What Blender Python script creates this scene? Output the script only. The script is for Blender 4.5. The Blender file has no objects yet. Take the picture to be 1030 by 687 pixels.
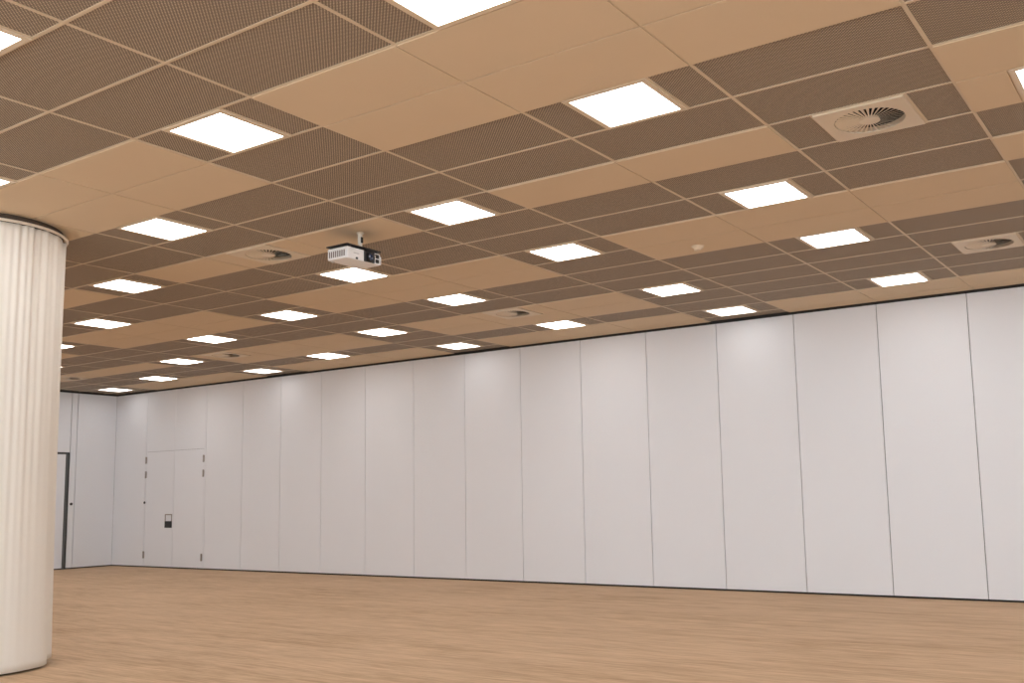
import bpy, bmesh, math, random
from mathutils import Matrix, Vector
random.seed(4)
SC = bpy.context.scene
COL = SC.collection
PI = math.pi

# ------------------------------------------------------------------ camera
CAMZ = 1.368
ROWS = ((0.82649134, 0.56264483, -0.01851638),
        (0.08639119, -0.09426405, 0.99179174),
        (-0.55628107, 0.82130693, 0.12651598))      # right, up, forward in world axes
cam_data = bpy.data.cameras.new('camera')
cam = bpy.data.objects.new('camera', cam_data)
COL.objects.link(cam)
r_, u_, f_ = [Vector(v) for v in ROWS]
mw = Matrix.Identity(4)
for i in range(3):
    mw[i][0] = r_[i]; mw[i][1] = u_[i]; mw[i][2] = -f_[i]
mw[2][3] = CAMZ
cam.matrix_world = mw
cam_data.sensor_width = 36.0
cam_data.lens = 995.6856 * 36.0 / 1030.0
cam_data.shift_x = -29.667 / 1030.0
cam_data.shift_y = 28.455 / 1030.0
cam_data.clip_start = 0.05
SC.camera = cam

# ------------------------------------------------------------------ world, exposure
world = bpy.data.worlds.new('world'); SC.world = world
world.use_nodes = True
world.node_tree.nodes['Background'].inputs[0].default_value = (0.05, 0.05, 0.055, 1)
world.node_tree.nodes['Background'].inputs[1].default_value = 0.3
SC.view_settings.view_transform = 'Standard'
SC.view_settings.look = 'None'
SC.view_settings.exposure = 0.12
SC.view_settings.gamma = 1.0
SC.view_settings.use_curve_mapping = False
PANEL = 11.6            # radiance of the lit ceiling panels
PANEL_COL = (1.0, 0.975, 0.95)
DAY_FILL = 7.0            # radiance of unseen glowing panes added to fill the hall with daylight

# ------------------------------------------------------------------ dimensions
ZC = 3.834              # ceiling
X0, Y0 = -5.9331, 3.2452
BW, AW = 1.2, 0.6
XL, XR = -20.62, 7.0    # left and right wall
YF, YB = -6.0, 13.164   # wall behind the camera, panelled wall
def bx_(b): return X0 + BW * b
def ay_(a): return Y0 + AW * a

# ------------------------------------------------------------------ materials
def mat(name, color, rough=0.6, metal=0.0, spec=0.5):
    m = bpy.data.materials.new(name); m.use_nodes = True
    b = m.node_tree.nodes['Principled BSDF']
    b.inputs['Base Color'].default_value = (*color, 1)
    b.inputs['Roughness'].default_value = rough
    b.inputs['Metallic'].default_value = metal
    b.inputs['Specular IOR Level'].default_value = spec
    return m
def noisy(name, c1, c2, scale, rough=0.6, spec=0.5, stretch=(1, 1, 1), detail=3, bump=0.0):
    m = mat(name, c1, rough, 0, spec)
    nt = m.node_tree; b = nt.nodes['Principled BSDF']
    tc = nt.nodes.new('ShaderNodeTexCoord'); mp = nt.nodes.new('ShaderNodeMapping')
    mp.inputs['Scale'].default_value = stretch
    no = nt.nodes.new('ShaderNodeTexNoise'); no.inputs['Scale'].default_value = scale
    no.inputs['Detail'].default_value = detail
    mx = nt.nodes.new('ShaderNodeMix'); mx.data_type = 'RGBA'
    mx.inputs['A'].default_value = (*c1, 1); mx.inputs['B'].default_value = (*c2, 1)
    nt.links.new(tc.outputs['Object'], mp.inputs['Vector'])
    nt.links.new(mp.outputs[0], no.inputs['Vector'])
    nt.links.new(no.outputs['Fac'], mx.inputs['Factor'])
    nt.links.new(mx.outputs['Result'], b.inputs['Base Color'])
    if bump:
        bp = nt.nodes.new('ShaderNodeBump'); bp.inputs['Strength'].default_value = bump
        bp.inputs['Distance'].default_value = 0.002
        nt.links.new(no.outputs['Fac'], bp.inputs['Height'])
        nt.links.new(bp.outputs[0], b.inputs['Normal'])
    return m

M_PLAIN = noisy('ceiling_plain_tile', (0.685, 0.545, 0.385), (0.71, 0.565, 0.40), 3.0, 0.8, 0.2)
M_GRID = mat('ceiling_grid_metal', (0.66, 0.535, 0.39), 0.5, 0, 0.4)
M_PANEL = noisy('wall_panel_laminate', (0.775, 0.78, 0.81), (0.80, 0.805, 0.835), 0.8, 0.42, 0.35)
M_WALL = noisy('painted_wall', (0.72, 0.70, 0.69), (0.75, 0.73, 0.72), 1.0, 0.7, 0.3)
M_SEAL = mat('dark_rubber_seal', (0.02, 0.018, 0.017), 0.8)
M_TRIM = mat('aluminium_edge_trim', (0.62, 0.59, 0.57), 0.4, 0.1)
M_WHITE = mat('white_coated_metal', (0.71, 0.59, 0.44), 0.45)
M_BLACK = mat('black_plastic', (0.012, 0.012, 0.013), 0.4)
M_RAIL = mat('rail_enamel', (0.74, 0.66, 0.56), 0.45)
M_DARK = mat('dark_metal', (0.045, 0.043, 0.042), 0.5)
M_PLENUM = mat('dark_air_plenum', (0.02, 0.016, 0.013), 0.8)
M_PROJ = mat('projector_shell', (0.80, 0.78, 0.77), 0.4)
M_GROOVE = mat('projector_grille_shadow', (0.16, 0.12, 0.11), 0.6)
M_BAND = mat('rail_shade_band', (0.10, 0.07, 0.05), 0.8)  # shade above the curtain rail, put into a colour
M_GREY = mat('grey_print', (0.45, 0.43, 0.43), 0.6)
M_LENS = mat('lens_glass', (0.02, 0.03, 0.06), 0.05, 0, 0.9)
M_STEEL = mat('door_steel', (0.36, 0.32, 0.29), 0.35, 0.7)
M_GREYFRAME = mat('grey_door_edge', (0.10, 0.10, 0.10), 0.5)
M_VOID = mat('ceiling_void', (0.05, 0.045, 0.04), 0.9)

def emission(name, col, strength):
    m = bpy.data.materials.new(name); m.use_nodes = True
    nt = m.node_tree; nt.nodes.clear()
    e = nt.nodes.new('ShaderNodeEmission'); o = nt.nodes.new('ShaderNodeOutputMaterial')
    e.inputs[0].default_value = (*col, 1); e.inputs[1].default_value = strength
    nt.links.new(e.outputs[0], o.inputs[0])
    return m
M_LIGHT_DIM = emission('lit_diffuser_dimmed', PANEL_COL, 4.2)
M_LIGHT = emission('lit_diffuser', PANEL_COL, PANEL)

def perforated():
    m = mat('ceiling_perforated_tile', (0.8, 0.78, 0.75), 0.7, 0, 0.2)
    nt = m.node_tree; b = nt.nodes['Principled BSDF']
    tc = nt.nodes.new('ShaderNodeTexCoord')
    S = 0.0225
    def lattice(ox):
        mp = nt.nodes.new('ShaderNodeMapping')
        mp.inputs['Location'].default_value = (ox, ox, 0)
        mp.inputs['Scale'].default_value = (1 / S, 1 / S, 0)
        fr = nt.nodes.new('ShaderNodeVectorMath'); fr.operation = 'FRACTION'
        sb = nt.nodes.new('ShaderNodeVectorMath'); sb.operation = 'SUBTRACT'
        sb.inputs[1].default_value = (0.5, 0.5, 0)
        ln = nt.nodes.new('ShaderNodeVectorMath'); ln.operation = 'LENGTH'
        nt.links.new(tc.outputs['Object'], mp.inputs['Vector'])
        nt.links.new(mp.outputs[0], fr.inputs[0]); nt.links.new(fr.outputs[0], sb.inputs[0])
        nt.links.new(sb.outputs[0], ln.inputs[0])
        return ln.outputs['Value']
    mn = nt.nodes.new('ShaderNodeMath'); mn.operation = 'MINIMUM'
    nt.links.new(lattice(0.0), mn.inputs[0]); nt.links.new(lattice(0.5), mn.inputs[1])
    lt = nt.nodes.new('ShaderNodeMath'); lt.operation = 'LESS_THAN'; lt.inputs[1].default_value = HOLE
    nt.links.new(mn.outputs[0], lt.inputs[0])
    mx = nt.nodes.new('ShaderNodeMix'); mx.data_type = 'RGBA'
    mx.inputs['A'].default_value = (0.65, 0.53, 0.40, 1)
    mx.inputs['B'].default_value = (0.212, 0.168, 0.131, 1)
    nt.links.new(lt.outputs[0], mx.inputs['Factor'])
    nt.links.new(mx.outputs['Result'], b.inputs['Base Color'])
    return m
HOLE = 0.35
M_PERF = perforated()

def floor_mat():
    m = mat('wood_look_floor', (0.5, 0.3, 0.17), 0.6, 0, 0.12)
    nt = m.node_tree; b = nt.nodes['Principled BSDF']
    tc = nt.nodes.new('ShaderNodeTexCoord')
    def noise(scale, st, detail=4):
        mp = nt.nodes.new('ShaderNodeMapping'); mp.inputs['Scale'].default_value = st
        no = nt.nodes.new('ShaderNodeTexNoise'); no.inputs['Scale'].default_value = scale
        no.inputs['Detail'].default_value = detail; no.inputs['Roughness'].default_value = 0.6
        nt.links.new(tc.outputs['Object'], mp.inputs['Vector']); nt.links.new(mp.outputs[0], no.inputs['Vector'])
        return no.outputs['Fac']
    def mixc(f, A, B, t='MIX'):
        mx = nt.nodes.new('ShaderNodeMix'); mx.data_type = 'RGBA'; mx.blend_type = t
        if isinstance(f, float): mx.inputs['Factor'].default_value = f
        else: nt.links.new(f, mx.inputs['Factor'])
        for k, v in (('A', A), ('B', B)):
            if isinstance(v, tuple): mx.inputs[k].default_value = (*v, 1)
            else: nt.links.new(v, mx.inputs[k])
        return mx.outputs['Result']
    def ramp(f, lo, hi):
        r = nt.nodes.new('ShaderNodeMapRange'); r.inputs[1].default_value = lo; r.inputs[2].default_value = hi
        nt.links.new(f, r.inputs[0]); return r.outputs[0]
    fine = ramp(noise(1.0, (3.0, 26, 1)), 0.36, 0.64)
    mid = ramp(noise(1.0, (0.7, 7, 1), 3), 0.3, 0.7)
    big = ramp(noise(0.5, (1, 1.6, 1), 2), 0.35, 0.65)
    c = mixc(fine, FLOOR_A, FLOOR_B)
    c2 = mixc(mid, FLOOR_A, FLOOR_B)
    c = mixc(0.5, c, c2)
    c = mixc(big, c, mixc(0.4, c, FLOOR_C))
    nt.links.new(c, b.inputs['Base Color'])
    return m
FLOOR_A = (0.34, 0.215, 0.118)
FLOOR_B = (0.66, 0.455, 0.29)
FLOOR_C = (0.66, 0.465, 0.31)
M_FLOOR = floor_mat()

def curtain_mat():
    m = noisy('cream_curtain_fabric', (0.76, 0.715, 0.65), (0.80, 0.755, 0.69), 180, 0.9, 0.1, (1, 1, 0.25), 2, 0.15)
    return m
M_CURTAIN = curtain_mat()

# ------------------------------------------------------------------ mesh helpers
def obj(name, bm, m, parent=None, smooth=False, world_loc=None):
    me = bpy.data.meshes.new(name)
    bmesh.ops.recalc_face_normals(bm, faces=bm.faces[:])
    bm.to_mesh(me); bm.free()
    for x in (m if isinstance(m, (list, tuple)) else [m]): me.materials.append(x)
    if smooth:
        for p in me.polygons: p.use_smooth = True
    o = bpy.data.objects.new(name, me); COL.objects.link(o)
    if parent: o.parent = parent
    return o
def box(bm, x0, x1, y0, y1, z0, z1, mi=0, bevel=0.0):
    vs = [bm.verts.new((x, y, z)) for z in (z0, z1) for y in (y0, y1) for x in (x0, x1)]
    fs = []
    for idx in ((0, 2, 3, 1), (4, 5, 7, 6), (0, 1, 5, 4), (2, 6, 7, 3), (0, 4, 6, 2), (1, 3, 7, 5)):
        f = bm.faces.new([vs[i] for i in idx]); f.material_index = mi; fs.append(f)
    if bevel:
        es = list({e for f in fs for e in f.edges})
        bmesh.ops.bevel(bm, geom=es, offset=bevel, segments=2, affect='EDGES', profile=0.5)
    return fs
def cyl(bm, c, r, h, axis='z', n=24, r2=None, mi=0):
    """cylinder from c along +axis for h"""
    r2 = r if r2 is None else r2
    def P(a, rr, t):
        p = (rr * math.cos(a), rr * math.sin(a), t)
        if axis == 'x': p = (p[2], p[0], p[1])
        if axis == 'y': p = (p[1], p[2], p[0])
        return (c[0] + p[0], c[1] + p[1], c[2] + p[2])
    a = [bm.verts.new(P(2 * PI * i / n, r, 0)) for i in range(n)]
    b = [bm.verts.new(P(2 * PI * i / n, r2, h)) for i in range(n)]
    for i in range(n):
        f = bm.faces.new((a[i], a[(i + 1) % n], b[(i + 1) % n], b[i])); f.material_index = mi
    f = bm.faces.new(a); f.material_index = mi
    f = bm.faces.new(b); f.material_index = mi
def struct(o):
    o['kind'] = 'structure'; return o
def thing(name, label, cat, loc=(0, 0, 0), group=None):
    o = bpy.data.objects.new(name, None); COL.objects.link(o)
    o.location = loc; o.empty_display_size = 0.2
    tag(o, label, cat, group); return o
def tag(o, label, cat, group=None):
    o['label'] = label; o['category'] = cat
    if group: o['group'] = group
    return o

# ------------------------------------------------------------------ floor and walls
bm = bmesh.new(); box(bm, XL - .2, XR + .2, YF - .2, YB + .2, -0.1, 0.0)
struct(obj('floor', bm, M_FLOOR))

PT, PB = ZC - 0.034, 0.026      # top and bottom of the wall panels
G = 0.0045                      # half the seam between panels
def panel(x0, x1, z0, z1, parent, name='wall_panel', depth=0.03, axis='back'):
    bm = bmesh.new()
    if axis == 'back':
        box(bm, x0 + G, x1 - G, YB, YB + depth, z0, z1, 0, 0.002)
    else:
        box(bm, XL - depth, XL, x0 + G, x1 - G, z0, z1, 0, 0.002)
    return obj(name, bm, M_PANEL, parent)

# panelled wall: dark core behind separate panels
bm = bmesh.new(); box(bm, XL - .2, XR + .2, YB + 0.022, YB + 0.2, 0, ZC)
wall_back = struct(obj('wall_back', bm, M_SEAL))
JX = [6.86, 5.70, 4.54, 3.38, 2.22, 1.06, -0.10, -1.26, -2.4345, -3.5566, -4.6887, -5.8478, -6.9998, -8.1708, -9.3391, -10.5074, -11.6638, -12.8326,
      -13.9779, -15.1146, -16.2435, -17.395]
xs = [XR] + JX
for a, b in zip(xs[1:], xs[:-1]): panel(a, b, PB, PT, wall_back)
DL, DR, DM, DH = -19.47, -17.395, -18.44, 2.485
panel(XL, DL, PB, PT, wall_back)
panel(DL + 0.03, DM, DH + .002, PT, wall_back); panel(DM - .006, DR - 0.05, DH + .002, PT, wall_back)
# slim pale edge profiles beside the door
for x0, x1 in ((DL + .001, DL + 0.03), (DR - 0.05, DR - .001)):
    bm = bmesh.new(); box(bm, x0, x1, YB - 0.002, YB + 0.03, PB if x1 < -19 else PB, PT, 0, .002)
    obj('edge_profile', bm, M_PANEL, wall_back)

# double door
door = struct(thing('door_1', 'd', 'door'))
del door['label'], door['category']
door.location = (0, 0, 0)
for x0, x1 in ((DL + 0.036, DM - 0.003), (DM + 0.003, DR - 0.056)):
    bm = bmesh.new(); box(bm, x0, x1, YB, YB + 0.03, PB, DH - .004, 0, .002)
    obj('door_leaf', bm, M_PANEL, door)
for hx, zs in ((-19.44, (2.305, 1.99, 0.265)), (-17.46, (2.275, 1.97, 0.245))):
    for z in zs:
        bm = bmesh.new(); cyl(bm, (hx, YB - .012, z - .075), .014, .15, 'z', 12)
        box(bm, hx - .03, hx + .03, YB - .006, YB + .002, z - .07, z + .07)
        obj('hinge', bm, M_STEEL, door)
# recessed pull: open grey frame above, black cup below
hx0, hx1, hz0, hzm, hz1 = -18.715, -18.475, 0.845, 0.985, 1.135
bm = bmesh.new()
t = .022
for (a, b, c, d) in ((hx0, hx0 + t, hzm, hz1), (hx1 - t, hx1, hzm, hz1), (hx0 + t, hx1 - t, hz1 - t, hz1)):
    box(bm, a, b, YB - .008, YB + .001, c, d)
pull = obj('door_pull', bm, M_STEEL, door)
bm = bmesh.new(); box(bm, hx0, hx1, YB - .01, YB + .001, hz0, hzm, 0, .003)
k = obj('lock_plate', bm, M_BLACK, pull); k['label'] = 'black square lower plate'
bm = bmesh.new(); cyl(bm, (-19.455, YB + .002, 1.385), .028, -.014, 'y', 16)
obj('lock_cylinder', bm, M_DARK, door)

# left wall with its own door
bm = bmesh.new(); box(bm, XL - .2, XL - 0.022, YF - .2, YB + 0.022, 0, ZC)
wall_left = struct(obj('wall_left', bm, M_SEAL))
D2 = 12.045                                # door edge
panel(12.235, YB + .006, PB, PT, wall_left, axis='l')
bm = bmesh.new(); box(bm, XL - .03, XL + .002, 12.10, 12.226, PB, PT, 0, .003); obj('edge_profile', bm, M_PANEL, wall_left)
panel(10.95, 12.09, 2.50, PT, wall_left, axis='l'); panel(9.80, 10.95, 2.50, PT, wall_left, axis='l')
y = 9.80
while y > YF:
    panel(max(y - 1.15, YF), y, PB, PT, wall_left, axis='l'); y -= 1.15
door2 = struct(thing('door_2', 'd', 'door'))
del door2['label'], door2['category']
for y0, y1 in ((10.955, D2 - .04), (9.83, 10.945)):
    bm = bmesh.new(); box(bm, XL - .03, XL - .004, y0, y1, PB, 2.455, 0, .002)
    obj('door_leaf', bm, M_PANEL, door2)
bm = bmesh.new()
box(bm, XL - .03, XL + .012, D2 - .034, D2 + .012, 0.0, 2.47, 0, .003)
box(bm, XL - .03, XL - .002, 9.80, D2 - .034, 2.457, 2.475)
o = obj('door_frame', bm, M_GREYFRAME, door2); o['label'] = 'dark grey door frame edge'
bm = bmesh.new(); cyl(bm, (XL + .002, 12.16, 1.385), .03, .014, 'x', 16)
obj('lock_cylinder', bm, M_DARK, wall_left)

# wall behind the camera and right wall (never in the picture)
WX0, WX1, FZ0, FZ1 = -9.0, 6.2, 0.5, 2.9
bm = bmesh.new()
box(bm, XL - .2, XR + .2, YF - .2, YF, 0, FZ0); box(bm, XL - .2, XR + .2, YF - .2, YF, FZ1, ZC)
box(bm, XL - .2, WX0, YF - .2, YF, FZ0, FZ1); box(bm, WX1, XR + .2, YF - .2, YF, FZ0, FZ1)
struct(obj('wall_front', bm, M_WALL))
bm = bmesh.new()
for i in range(9):
    xx = WX0 + i * (WX1 - WX0) / 8; box(bm, xx - .03, xx + .03, YF - .09, YF - .02, FZ0, FZ1)
box(bm, WX0, WX1, YF - .09, YF - .02, FZ0, FZ0 + .06); box(bm, WX0, WX1, YF - .09, YF - .02, FZ1 - .06, FZ1)
win2 = struct(obj('added_window_2', bm, M_WHITE))  # added behind the viewer for its light on the hall
M_DAY = emission('added_daylight_glow', (0.80, 0.94, 1.06), DAY_FILL)  # glow of the added panes, tinted like daylight
bm = bmesh.new(); box(bm, WX0, WX1, YF - .14, YF - .12, FZ0, FZ1)
obj('added_glow_pane', bm, M_DAY, win2)
WY0, WY1, WZ0, WZ1 = -4.5, 2.5, 0.9, 2.9
bm = bmesh.new()
box(bm, XR, XR + .2, YF, YB, 0, WZ0); box(bm, XR, XR + .2, YF, YB, WZ1, ZC)
box(bm, XR, XR + .2, YF, WY0, WZ0, WZ1); box(bm, XR, XR + .2, WY1, YB, WZ0, WZ1)
struct(obj('wall_right', bm, M_WALL))
bm = bmesh.new()
n = 8; w = (WY1 - WY0) / n
for i in range(n + 1):
    yy = WY0 + i * w; box(bm, XR + .02, XR + .09, yy - .03, yy + .03, WZ0, WZ1)
box(bm, XR + .02, XR + .09, WY0, WY1, WZ0, WZ0 + .06); box(bm, XR + .02, XR + .09, WY0, WY1, WZ1 - .06, WZ1)
win = struct(obj('added_window_1', bm, M_WHITE))  # also added out of view, for daylight from the right
bm = bmesh.new(); box(bm, XR + .12, XR + .14, WY0, WY1, WZ0, WZ1)
obj('added_glow_pane', bm, M_DAY, win)

# ------------------------------------------------------------------ ceiling
LIGHTS = [(2, 3), (0, 1), (2, 7), (0, 5), (2, 10), (2, 14), (4, 5), (0, 8), (-2, 3), (-2, 7), (-4, 5), (-2, 10), (0, 12), (-4, 9),
          (0, 15), (-2, 14), (-4, 12), (-6, 10), (-6, 7), (-4, 15), (-6, 14), (-8, 12), (-8, 15), (-10, 14), (-12, 15), (-8, 8),
          (-10, 10), (-12, 12), (0, -2), (-2, 0), (2, 0)]
EXTRA = []
for b in range(-12, 11, 2):
    for a in range(-15, 16):
        md = (1, 5) if b % 4 == 0 else (0, 3)
        if a % 7 in md and (b, a) not in LIGHTS:
            if b == -4 and a == 8: continue
            if (b, a) in ((-8, 9),): continue
            if ay_(a) < YF + .1 or bx_(b + 1) > XR: continue
            EXTRA.append((b, a))
VENTS = [(3, 5), (3, 12), (-2, 5), (-2, 12), (-7, 12), (-11, 12)]
PLAIN = set()
def pl(b0, b1, a0, a1):
    for b in range(b0, b1 + 1):
        for a in range(a0, a1 + 1): PLAIN.add((b, a))
pl(-3, -1, 1, 2); pl(1, 3, 1, 2); pl(1, 2, 5, 5); pl(4, 5, 4, 5); pl(4, 5, 7, 7)
pl(-3, -1, 5, 5); pl(-7, -5, 5, 5); pl(-11, -9, 4, 5)
pl(-3, -1, 8, 9); pl(-7, -5, 8, 9); pl(1, 3, 8, 9); pl(-11, -9, 9, 9)
pl(-3, -1, 12, 13); pl(-7, -5, 12, 13); pl(-11, -9, 12, 12)
pl(-3, -1, 15, 16); pl(-7, -5, 15, 16); pl(-11, -9, 15, 16); pl(1, 11, 15, 16)
pl(5, 9, 9, 10); pl(-7, -1, -5, -4); pl(1, 6, -6, -5); pl(-12, -5, -1, 0); pl(4, 8, -2, -1)
special = set(LIGHTS) | set(EXTRA) | set(VENTS)
bp, bf = bmesh.new(), bmesh.new()
gap_p, gap_f = 0.007, 0.003
for b in range(-13, 11):
    for a in range(-16, 17):
        x0, x1 = max(bx_(b), XL), min(bx_(b + 1), XR)
        y0, y1 = max(ay_(a), YF), min(ay_(a + 1), YB)
        if x1 - x0 < .05 or y1 - y0 < .03: continue
        plain = (b, a) in PLAIN
        tgt, g, z = (bp, gap_p, ZC) if plain else (bf, gap_f, ZC + .012)
        if (b, a) in special and x1 - x0 > 1.19:
            rects = ((x0, x0 + .3), (x0 + .9, x1))
        else: rects = ((x0, x1),)
        for u, v in rects:
            box(tgt, u + g, v - g, y0 + g, y1 - g, z, z + .014)
bm = bmesh.new(); box(bm, XL - .2, XR + .2, YF - .2, YB + .2, ZC + .32, ZC + .4)
# upstand closing the ceiling void at the walls
box(bm, XL - .2, XL, YF - .2, YB + .2, ZC + .0, ZC + .32); box(bm, XR, XR + .2, YF - .2, YB + .2, ZC, ZC + .32)
box(bm, XL, XR, YB, YB + .2, ZC, ZC + .32); box(bm, XL, XR, YF - .2, YF, ZC, ZC + .32)
ceiling = struct(obj('ceiling', bm, M_VOID))
o = obj('plain_tiles', bp, M_PLAIN, ceiling); o['label'] = 'smooth off-white ceiling tiles'
o = obj('perforated_tiles', bf, M_PERF, ceiling); o['label'] = 'darker ceiling tiles full of small holes'
bm = bmesh.new()
for b in range(-12, 11):
    x = bx_(b)
    if XL < x < XR: box(bm, x - .0115, x + .0115, YF, YB, ZC + .006, ZC + .010)
for a in range(-15, 17):
    y = ay_(a)
    if YF < y < YB: box(bm, XL, XR, y - .0115, y + .0115, ZC + .0063, ZC + .0103)
for (b, a) in special:
    for x in (bx_(b) + .3, bx_(b) + .9):
        box(bm, x - .0115, x + .0115, ay_(a) + .0115, ay_(a + 1) - .0115, ZC + .0066, ZC + .0106)
o = obj('ceiling_grid', bm, M_GRID, ceiling); o['label'] = 'thin off-white metal grid bars'
bm = bmesh.new(); box(bm, XL, XR, YB - .012, YB + .02, ZC - .034, ZC, 0)
struct(obj('trim_1', bm, M_SEAL))
bm = bmesh.new(); box(bm, XL, XL + .01, YF, YB, ZC - .034, ZC, 0)
struct(obj('trim_2', bm, M_SEAL))

# ------------------------------------------------------------------ ceiling lights
def copy_tree(root, loc, label=None, group=None):
    r = root.copy(); COL.objects.link(r); r.location = loc
    if label: r['label'] = label
    if group: r['group'] = group
    for ch in list(root.children):
        c = ch.copy(); COL.objects.link(c); c.parent = r
        for g2 in list(ch.children):
            d = g2.copy(); COL.objects.link(d); d.parent = c
    return r
def make_light(loc, label, group):
    t = thing('ceiling_light', label, 'ceiling light', loc, group)
    bm = bmesh.new(); e, i = .296, .261
    for (x0, x1, y0, y1) in ((-e, e, -e, -i), (-e, e, i, e), (-e, -i, -i, i), (i, e, -i, i)):
        box(bm, x0, x1, y0, y1, -.002, .02)
    box(bm, -e, e, -e, e, .035, .05)
    obj('light_frame', bm, M_WHITE, t)
    bm = bmesh.new(); box(bm, -i, i, -i, i, .001, .012)
    o = obj('diffuser', bm, M_LIGHT, t); o['label'] = 'glowing white square diffuser'
    return t
LL = {
 (2, 3): 'large bright square ceiling light at upper centre, left of the biggest round air vent',
 (0, 1): 'bright square ceiling light at upper left, ahead of the curtain between smooth tiles',
 (2, 7): 'square ceiling light just left of and below the biggest round air vent',
 (0, 5): 'square ceiling light right of and above the projector, next one along from it',
 (2, 10): 'square ceiling light to the right of the small round smoke detector',
 (2, 14): 'square ceiling light near the back wall, left of the air vent at the right edge',
 (4, 5): 'square ceiling light cut off by the right edge of the picture, between smooth tiles',
 (0, 8): 'square ceiling light left of the smoke detector and right of the projector',
 (-2, 3): 'square ceiling light just right of the top of the curtain, touching the smooth tiles',
 (-2, 7): 'square ceiling light directly below the hanging projector',
 (-4, 5): 'square ceiling light beside the curtain, left of the air vent next to the projector',
 (-2, 10): 'square ceiling light up and left of the air vent in the middle smooth tiles',
 (0, 12): 'square ceiling light below the smoke detector, one step from the back wall',
 (-4, 9): 'square ceiling light left of and below the one under the projector',
 (0, 15): 'square ceiling light touching the back wall, below the smoke detector',
 (-2, 14): 'square ceiling light near the back wall, just right of the middle air vent',
 (-4, 12): 'square ceiling light left of the middle air vent, right end of a smooth tile field',
 (-6, 10): 'small square ceiling light up and left of the small far air vent above the doors',
 (-6, 7): 'square ceiling light beside the curtain, third one down along its edge',
 (-4, 15): 'square ceiling light touching the back wall, left of and below the middle air vent',
 (-6, 14): 'small square ceiling light near the back wall, right of the small far air vent',
 (-8, 12): 'small square ceiling light left of the small far air vent above the doors',
 (-8, 15): 'small square ceiling light touching the back wall, right of the double door',
 (-10, 14): 'small square ceiling light above the double door, one step from the back wall',
 (-12, 15): 'farthest small square ceiling light, tucked in the corner left of the double door',
 (-8, 8): 'square ceiling light half cut off by the curtain, upper of the three hidden ones',
 (-10, 10): 'square ceiling light mostly hidden by the curtain, middle of the three hidden ones',
 (-12, 12): 'square ceiling light almost fully behind the curtain, lowest of the three hidden ones',
 (0, -2): 'square ceiling light cut off by the left edge, at the top left corner',
 (-2, 0): 'square ceiling light cut off by the left edge, above the curtain top',
 (2, 0): 'square ceiling light cut off by the top edge of the picture',
}
GL = 'square lights in the tiled ceiling'
def centre(b, a): return (bx_(b) + .6, ay_(a) + .3, ZC)
light0 = None
dim_mesh = None
for (b, a) in LIGHTS:
    if light0 is None:
        light0 = make_light(centre(b, a), LL[(b, a)], GL)
        dim_mesh = [c for c in light0.children if c.name.startswith('diffuser')][0].data.copy()
        dim_mesh.materials[0] = M_LIGHT_DIM
    else:
        c_ = copy_tree(light0, centre(b, a), LL[(b, a)])
        if a == 15:             # the row along the wall is dimmed
            for ch in c_.children:
                if ch.name.startswith('diffuser'):
                    ch.data = dim_mesh
for (b, a) in EXTRA:
    copy_tree(light0, centre(b, a), 'square ceiling light outside the picture, behind or beside the viewer', 'ceiling lights outside the picture')

# ------------------------------------------------------------------ swirl air vents
def make_vent(loc, label):
    t = thing('air_vent', label, 'air vent', loc, 'round swirl vents in the ceiling')
    bm = bmesh.new(); H, R, n = .292, .228, 72
    def sq(an):
        c, s = math.cos(an), math.sin(an); k = H / max(abs(c), abs(s)); return c * k, s * k
    angs = sorted({2 * PI * i / n for i in range(n)})
    lo, li, hi_ = [], [], []
    for an in angs:
        x, y = sq(an); lo.append(bm.verts.new((x, y, -.006)))
        li.append(bm.verts.new((R * math.cos(an), R * math.sin(an), -.006)))
        hi_.append(bm.verts.new((R * math.cos(an), R * math.sin(an), .03)))
    up = [bm.verts.new((v.co.x, v.co.y, .012)) for v in lo]
    for i in range(len(angs)):
        j = (i + 1) % len(angs)
        bm.faces.new((lo[i], lo[j], li[j], li[i])); bm.faces.new((li[i], li[j], hi_[j], hi_[i]))
        bm.faces.new((lo[i], lo[j], up[j], up[i]))
    obj('face_plate', bm, M_WHITE, t)
    bm = bmesh.new()
    cyl(bm, (0, 0, .028), .245, .2, 'z', 40)
    bm.normal_update()
    bmesh.ops.delete(bm, geom=[f for f in bm.faces if abs(f.normal.z) > .9 and f.calc_center_median().z < .05], context='FACES')
    bm.normal_update()
    o = obj('air_box', bm, M_PLENUM, t); o['label'] = 'dark hollow behind the blades'
    bm = bmesh.new(); nb = 36; ri, ro = .055, .222
    for k in range(nb):
        p = 2 * PI * k / nb; d = 2 * PI / nb * 0.50; hgt = .006; th = .0009
        for (q0, q1) in ((p, p + d),):
            vs = []
            for zz in (0, th):
                for (rr, an, z) in ((ri, q0, -.004), (ro, q0, -.004), (ro, q1, -.004 + hgt), (ri, q1, -.004 + hgt * ri / ro)):
                    vs.append(bm.verts.new((rr * math.cos(an), rr * math.sin(an), z + zz)))
            for idx in ((0, 1, 2, 3), (7, 6, 5, 4), (0, 4, 5, 1), (1, 5, 6, 2), (2, 6, 7, 3), (3, 7, 4, 0)):
                bm.faces.new([vs[i] for i in idx])
    obj('swirl_blades', bm, M_WHITE, t)
    bm = bmesh.new(); cyl(bm, (0, 0, -.008), .068, .02, 'z', 32, .06)
    obj('vent_hub', bm, M_WHITE, t)
    return t
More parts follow.
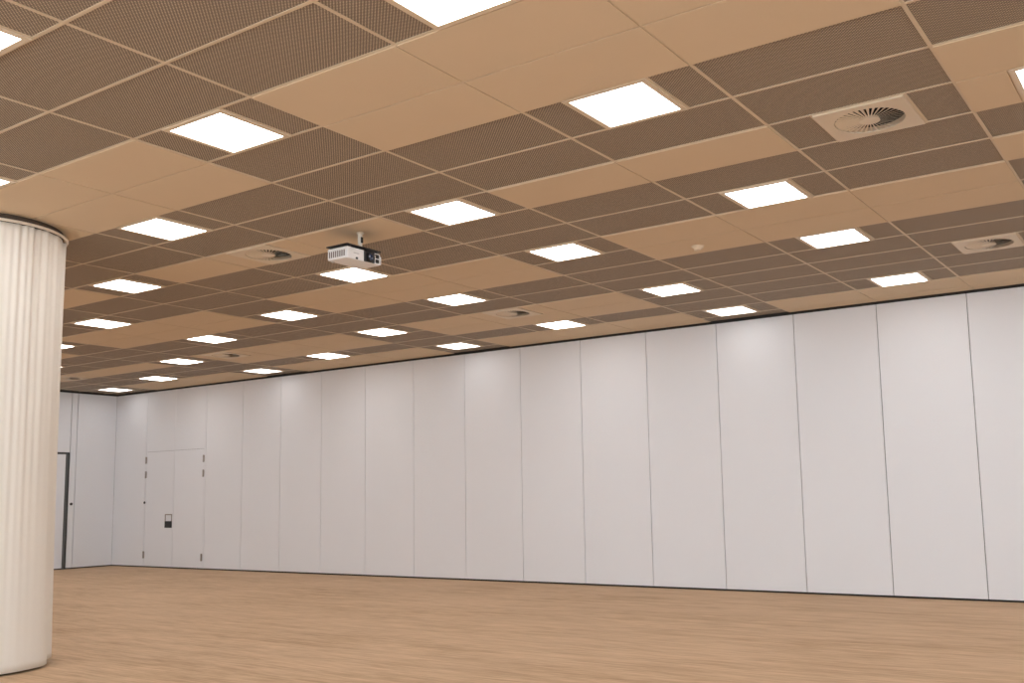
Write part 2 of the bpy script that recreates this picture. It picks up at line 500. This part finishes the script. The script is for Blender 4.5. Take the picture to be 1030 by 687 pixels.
VL = {(3, 5): 'largest round swirl air vent at upper right, set among perforated tiles',
      (3, 12): 'round swirl air vent at the right edge near the back wall',
      (-2, 5): 'round swirl air vent in the ceiling just left of the projector',
      (-2, 12): 'round swirl air vent in the smooth tiles at the middle, near the back wall',
      (-7, 12): 'small distant round air vent in the ceiling right of the double door',
      (-11, 12): 'farthest small dark air vent in the ceiling beside the curtain'}
vent0 = None
for v in VENTS:
    if vent0 is None: vent0 = make_vent(centre(*v), VL[v])
    else: copy_tree(vent0, centre(*v), VL[v])

# ------------------------------------------------------------------ smoke detector
c = centre(1, 9)
t = thing('smoke_detector', 'small round white smoke detector on the smooth tiles, right of centre', 'smoke detector', (c[0], c[1], ZC))
bm = bmesh.new(); cyl(bm, (0, 0, -.016), .062, .016, 'z', 32); obj('detector_base', bm, M_WHITE, t)
bm = bmesh.new(); cyl(bm, (0, 0, -.045), .034, .029, 'z', 32, .05); obj('sensor_head', bm, M_WHITE, t)

# ------------------------------------------------------------------ projector
PX, PY, PZ = -6.34, 6.26, 3.54           # near right bottom corner of the body
DX, DY, DZ = 0.25, 0.435, 0.112
cx, cy = PX - DX / 2, PY + DY / 2
mount = thing('projector_mount', 'pale metal ceiling mount with a black plate holding the projector', 'projector mount', (cx, cy + .0, ZC))
bm = bmesh.new(); cyl(bm, (0.04, .035, -.012), .034, .012, 'z', 28); obj('ceiling_plate', bm, M_WHITE, mount)
bm = bmesh.new(); cyl(bm, (0.04, .035, -.155), .021, .143, 'z', 20); pole = obj('pole', bm, M_RAIL, mount)
bm = bmesh.new(); box(bm, .058, .070, .023, .047, -.10, -.045, 0, .003); o = obj('clamp', bm, M_BLACK, pole); o['label'] = 'black clamp on the pole'
bm = bmesh.new(); topz = PZ + DZ - (ZC)
box(bm, -DX / 2 - .01, DX / 2 + .012, -DY / 2 - .01, DY / 2 + .0, topz + .012, topz + .022, 0, .003)
box(bm, -.05, .08, -.08, .08, topz + .022, -.15, 0)
for sx in (-.11, .11):
    for sy in (-.17, .17): cyl(bm, (sx, sy, topz), .012, .014, 'z', 12)
o = obj('support_plate', bm, M_BLACK, mount); o['label'] = 'black support plate'

pj = thing('projector', 'white video projector with a black lens hanging from the ceiling', 'projector', (PX - DX / 2, PY + DY / 2, PZ))
hx, hy = DX / 2, DY / 2
bm = bmesh.new(); box(bm, -hx, hx, -hy, hy, 0, DZ, 0, .012)
for f in bm.faces: f.smooth = False
obj('projector_body', bm, M_PROJ, pj)
bm = bmesh.new()
for k in range(8):
    x = -hx + .022 + k * .0265
    box(bm, x, x + .014, -hy - .0015, -hy + .002, .022, .08)
o = obj('vent_grille', bm, M_GROOVE, pj); o['label'] = 'dark vertical grille slots'
bm = bmesh.new(); y0, y1 = -hy + .215, -hy + .348
box(bm, hx - .004, hx + .010, y0, y1, .006, DZ - .004, 0, .004)
cyl(bm, (hx + .008, (y0 + y1) / 2 + .008, .055), .047, .016, 'x', 32, .045)
o = obj('lens_housing', bm, M_BLACK, pj); o['label'] = 'black lens surround'
bm = bmesh.new(); bmesh.ops.create_uvsphere(bm, u_segments=28, v_segments=14, radius=.036)
bmesh.ops.scale(bm, vec=(.35, 1, 1), verts=bm.verts); bmesh.ops.translate(bm, vec=(hx + .019, (y0 + y1) / 2 + .008, .055), verts=bm.verts)
obj('lens', bm, M_LENS, o, True)
for z0, z1 in ((.062, .098), (.016, .052)):
    bm = bmesh.new(); box(bm, hx - .002, hx + .002, y1 + .012, hy - .02, z0, z1, 0, .001)
    o = obj('sensor_window', bm, M_BLACK, pj)
bm = bmesh.new(); box(bm, hx - .004, hx + .012, y1 + .002, y1 + .009, .004, DZ - .03, 0, .002)
box(bm, hx - .004, hx + .012, hy - .016, hy - .004, .004, DZ - .03, 0, .002); box(bm, hx - .004, hx + .012, y1 + .009, hy - .016, .004, .012)
obj('end_rim', bm, M_PROJ, pj)
bm = bmesh.new(); bmesh.ops.create_uvsphere(bm, u_segments=16, v_segments=8, radius=.014)
bmesh.ops.scale(bm, vec=(.3, 1.2, .8), verts=bm.verts); bmesh.ops.translate(bm, vec=(hx + .001, -hy + .125, .016), verts=bm.verts)
obj('receiver_window', bm, M_BLACK, pj)
bm = bmesh.new()
for k in range(6):
    box(bm, hx - .001, hx + .0008, -hy + .085 + k * .012, -hy + .093 + k * .012, .056, .066)
o = obj('maker_mark', bm, M_GREY, pj); o['label'] = 'faint grey lettering'
for sx, sy in ((-.1, -.17), (-.1, .17)):
    bm = bmesh.new(); cyl(bm, (sx, sy, -.008), .014, .012, 'z', 16); obj('foot', bm, M_GREY, pj)

# ------------------------------------------------------------------ curtain on its round rail
CX, CY, CR, CT = -8.953, 4.367, 0.662, 3.768
rail = thing('curtain_rail', 'pale curved curtain rail just under the ceiling at left', 'curtain rail', (CX, CY, ZC))
bm = bmesh.new(); n, k = 120, 10
zr = CT - (ZC); ring = []
for i in range(n):
    a = 2 * PI * i / n; cc = []
    for j in range(k):
        q = 2 * PI * j / k; rr = CR + .016 * math.cos(q)
        cc.append(bm.verts.new((rr * math.cos(a), rr * math.sin(a), zr + .006 + .013 * math.sin(q))))
    ring.append(cc)
for i in range(n):
    for j in range(k):
        bm.faces.new((ring[i][j], ring[(i + 1) % n][j], ring[(i + 1) % n][(j + 1) % k], ring[i][(j + 1) % k]))
obj('rail_track', bm, M_RAIL, rail, True)
bm = bmesh.new(); cyl(bm, (0, 0, zr + .012), CR - .03, -zr - .012, 'z', 96)  # added ring whose dark brown stands for the shade above the rail
o = obj('shadow_band', bm, M_BAND, rail, True); o['label'] = 'dark band coloured as the shade between rail and ceiling'
bm = bmesh.new(); n, mrows = 720, 60; rows = []
zb, zt = 0.018, CT - .009
rnd = random.Random(9)
ph = [rnd.uniform(0, 6.28) for _ in range(12)]
def fold(a, t):
    """radius offset; t = 0 at the hem, 1 at the heading"""
    w = .45 * math.sin(31 * a + ph[0] + 2.0 * math.sin(3 * a + ph[1]) + .5 * math.sin(11 * a)) \
        + .35 * math.sin(19 * a + ph[2] + 1.6 * math.sin(5 * a)) + .25 * math.sin(57 * a + ph[3] + 1.2 * math.sin(7 * a + ph[4]))
    w *= .65 + .5 * math.sin(6 * a + ph[7])
    wide = .6 * math.sin(9 * a + ph[5] + .8 * math.sin(2 * a)) + .5 * math.sin(14 * a + ph[6] + .5 * t)
    amp = .0015 + .027 * max(0, t) ** 1.5
    return w * amp + wide * .009 * (1 - .4 * t)
SEAM = math.radians(39)
for m_ in range(mrows + 1):
    t = m_ / mrows; z = zb + (zt - zb) * t; row = []
    for i in range(n + 1):
        a = SEAM + 2 * PI * i / n * 1.012
        rr = CR - .018 + .034 * (1 - t) ** 2.2 - .006 + fold(a, t) + .010 * (i / n)
        zz = z + (0.03 * (1 - t) if i / n < .2 else 0)
        row.append(bm.verts.new((rr * math.cos(a), rr * math.sin(a), zz)))
    rows.append(row)
for m_ in range(mrows):
    for i in range(n):
        bm.faces.new((rows[m_][i], rows[m_][i + 1], rows[m_ + 1][i + 1], rows[m_ + 1][i]))
cur = obj('curtain', bm, M_CURTAIN, None, True)
cur.location = (CX, CY, 0)
sd = cur.modifiers.new('thickness', 'SOLIDIFY'); sd.thickness = .003
tag(cur, 'floor-length cream fabric curtain drawn round in a cylinder at the left edge', 'curtain')
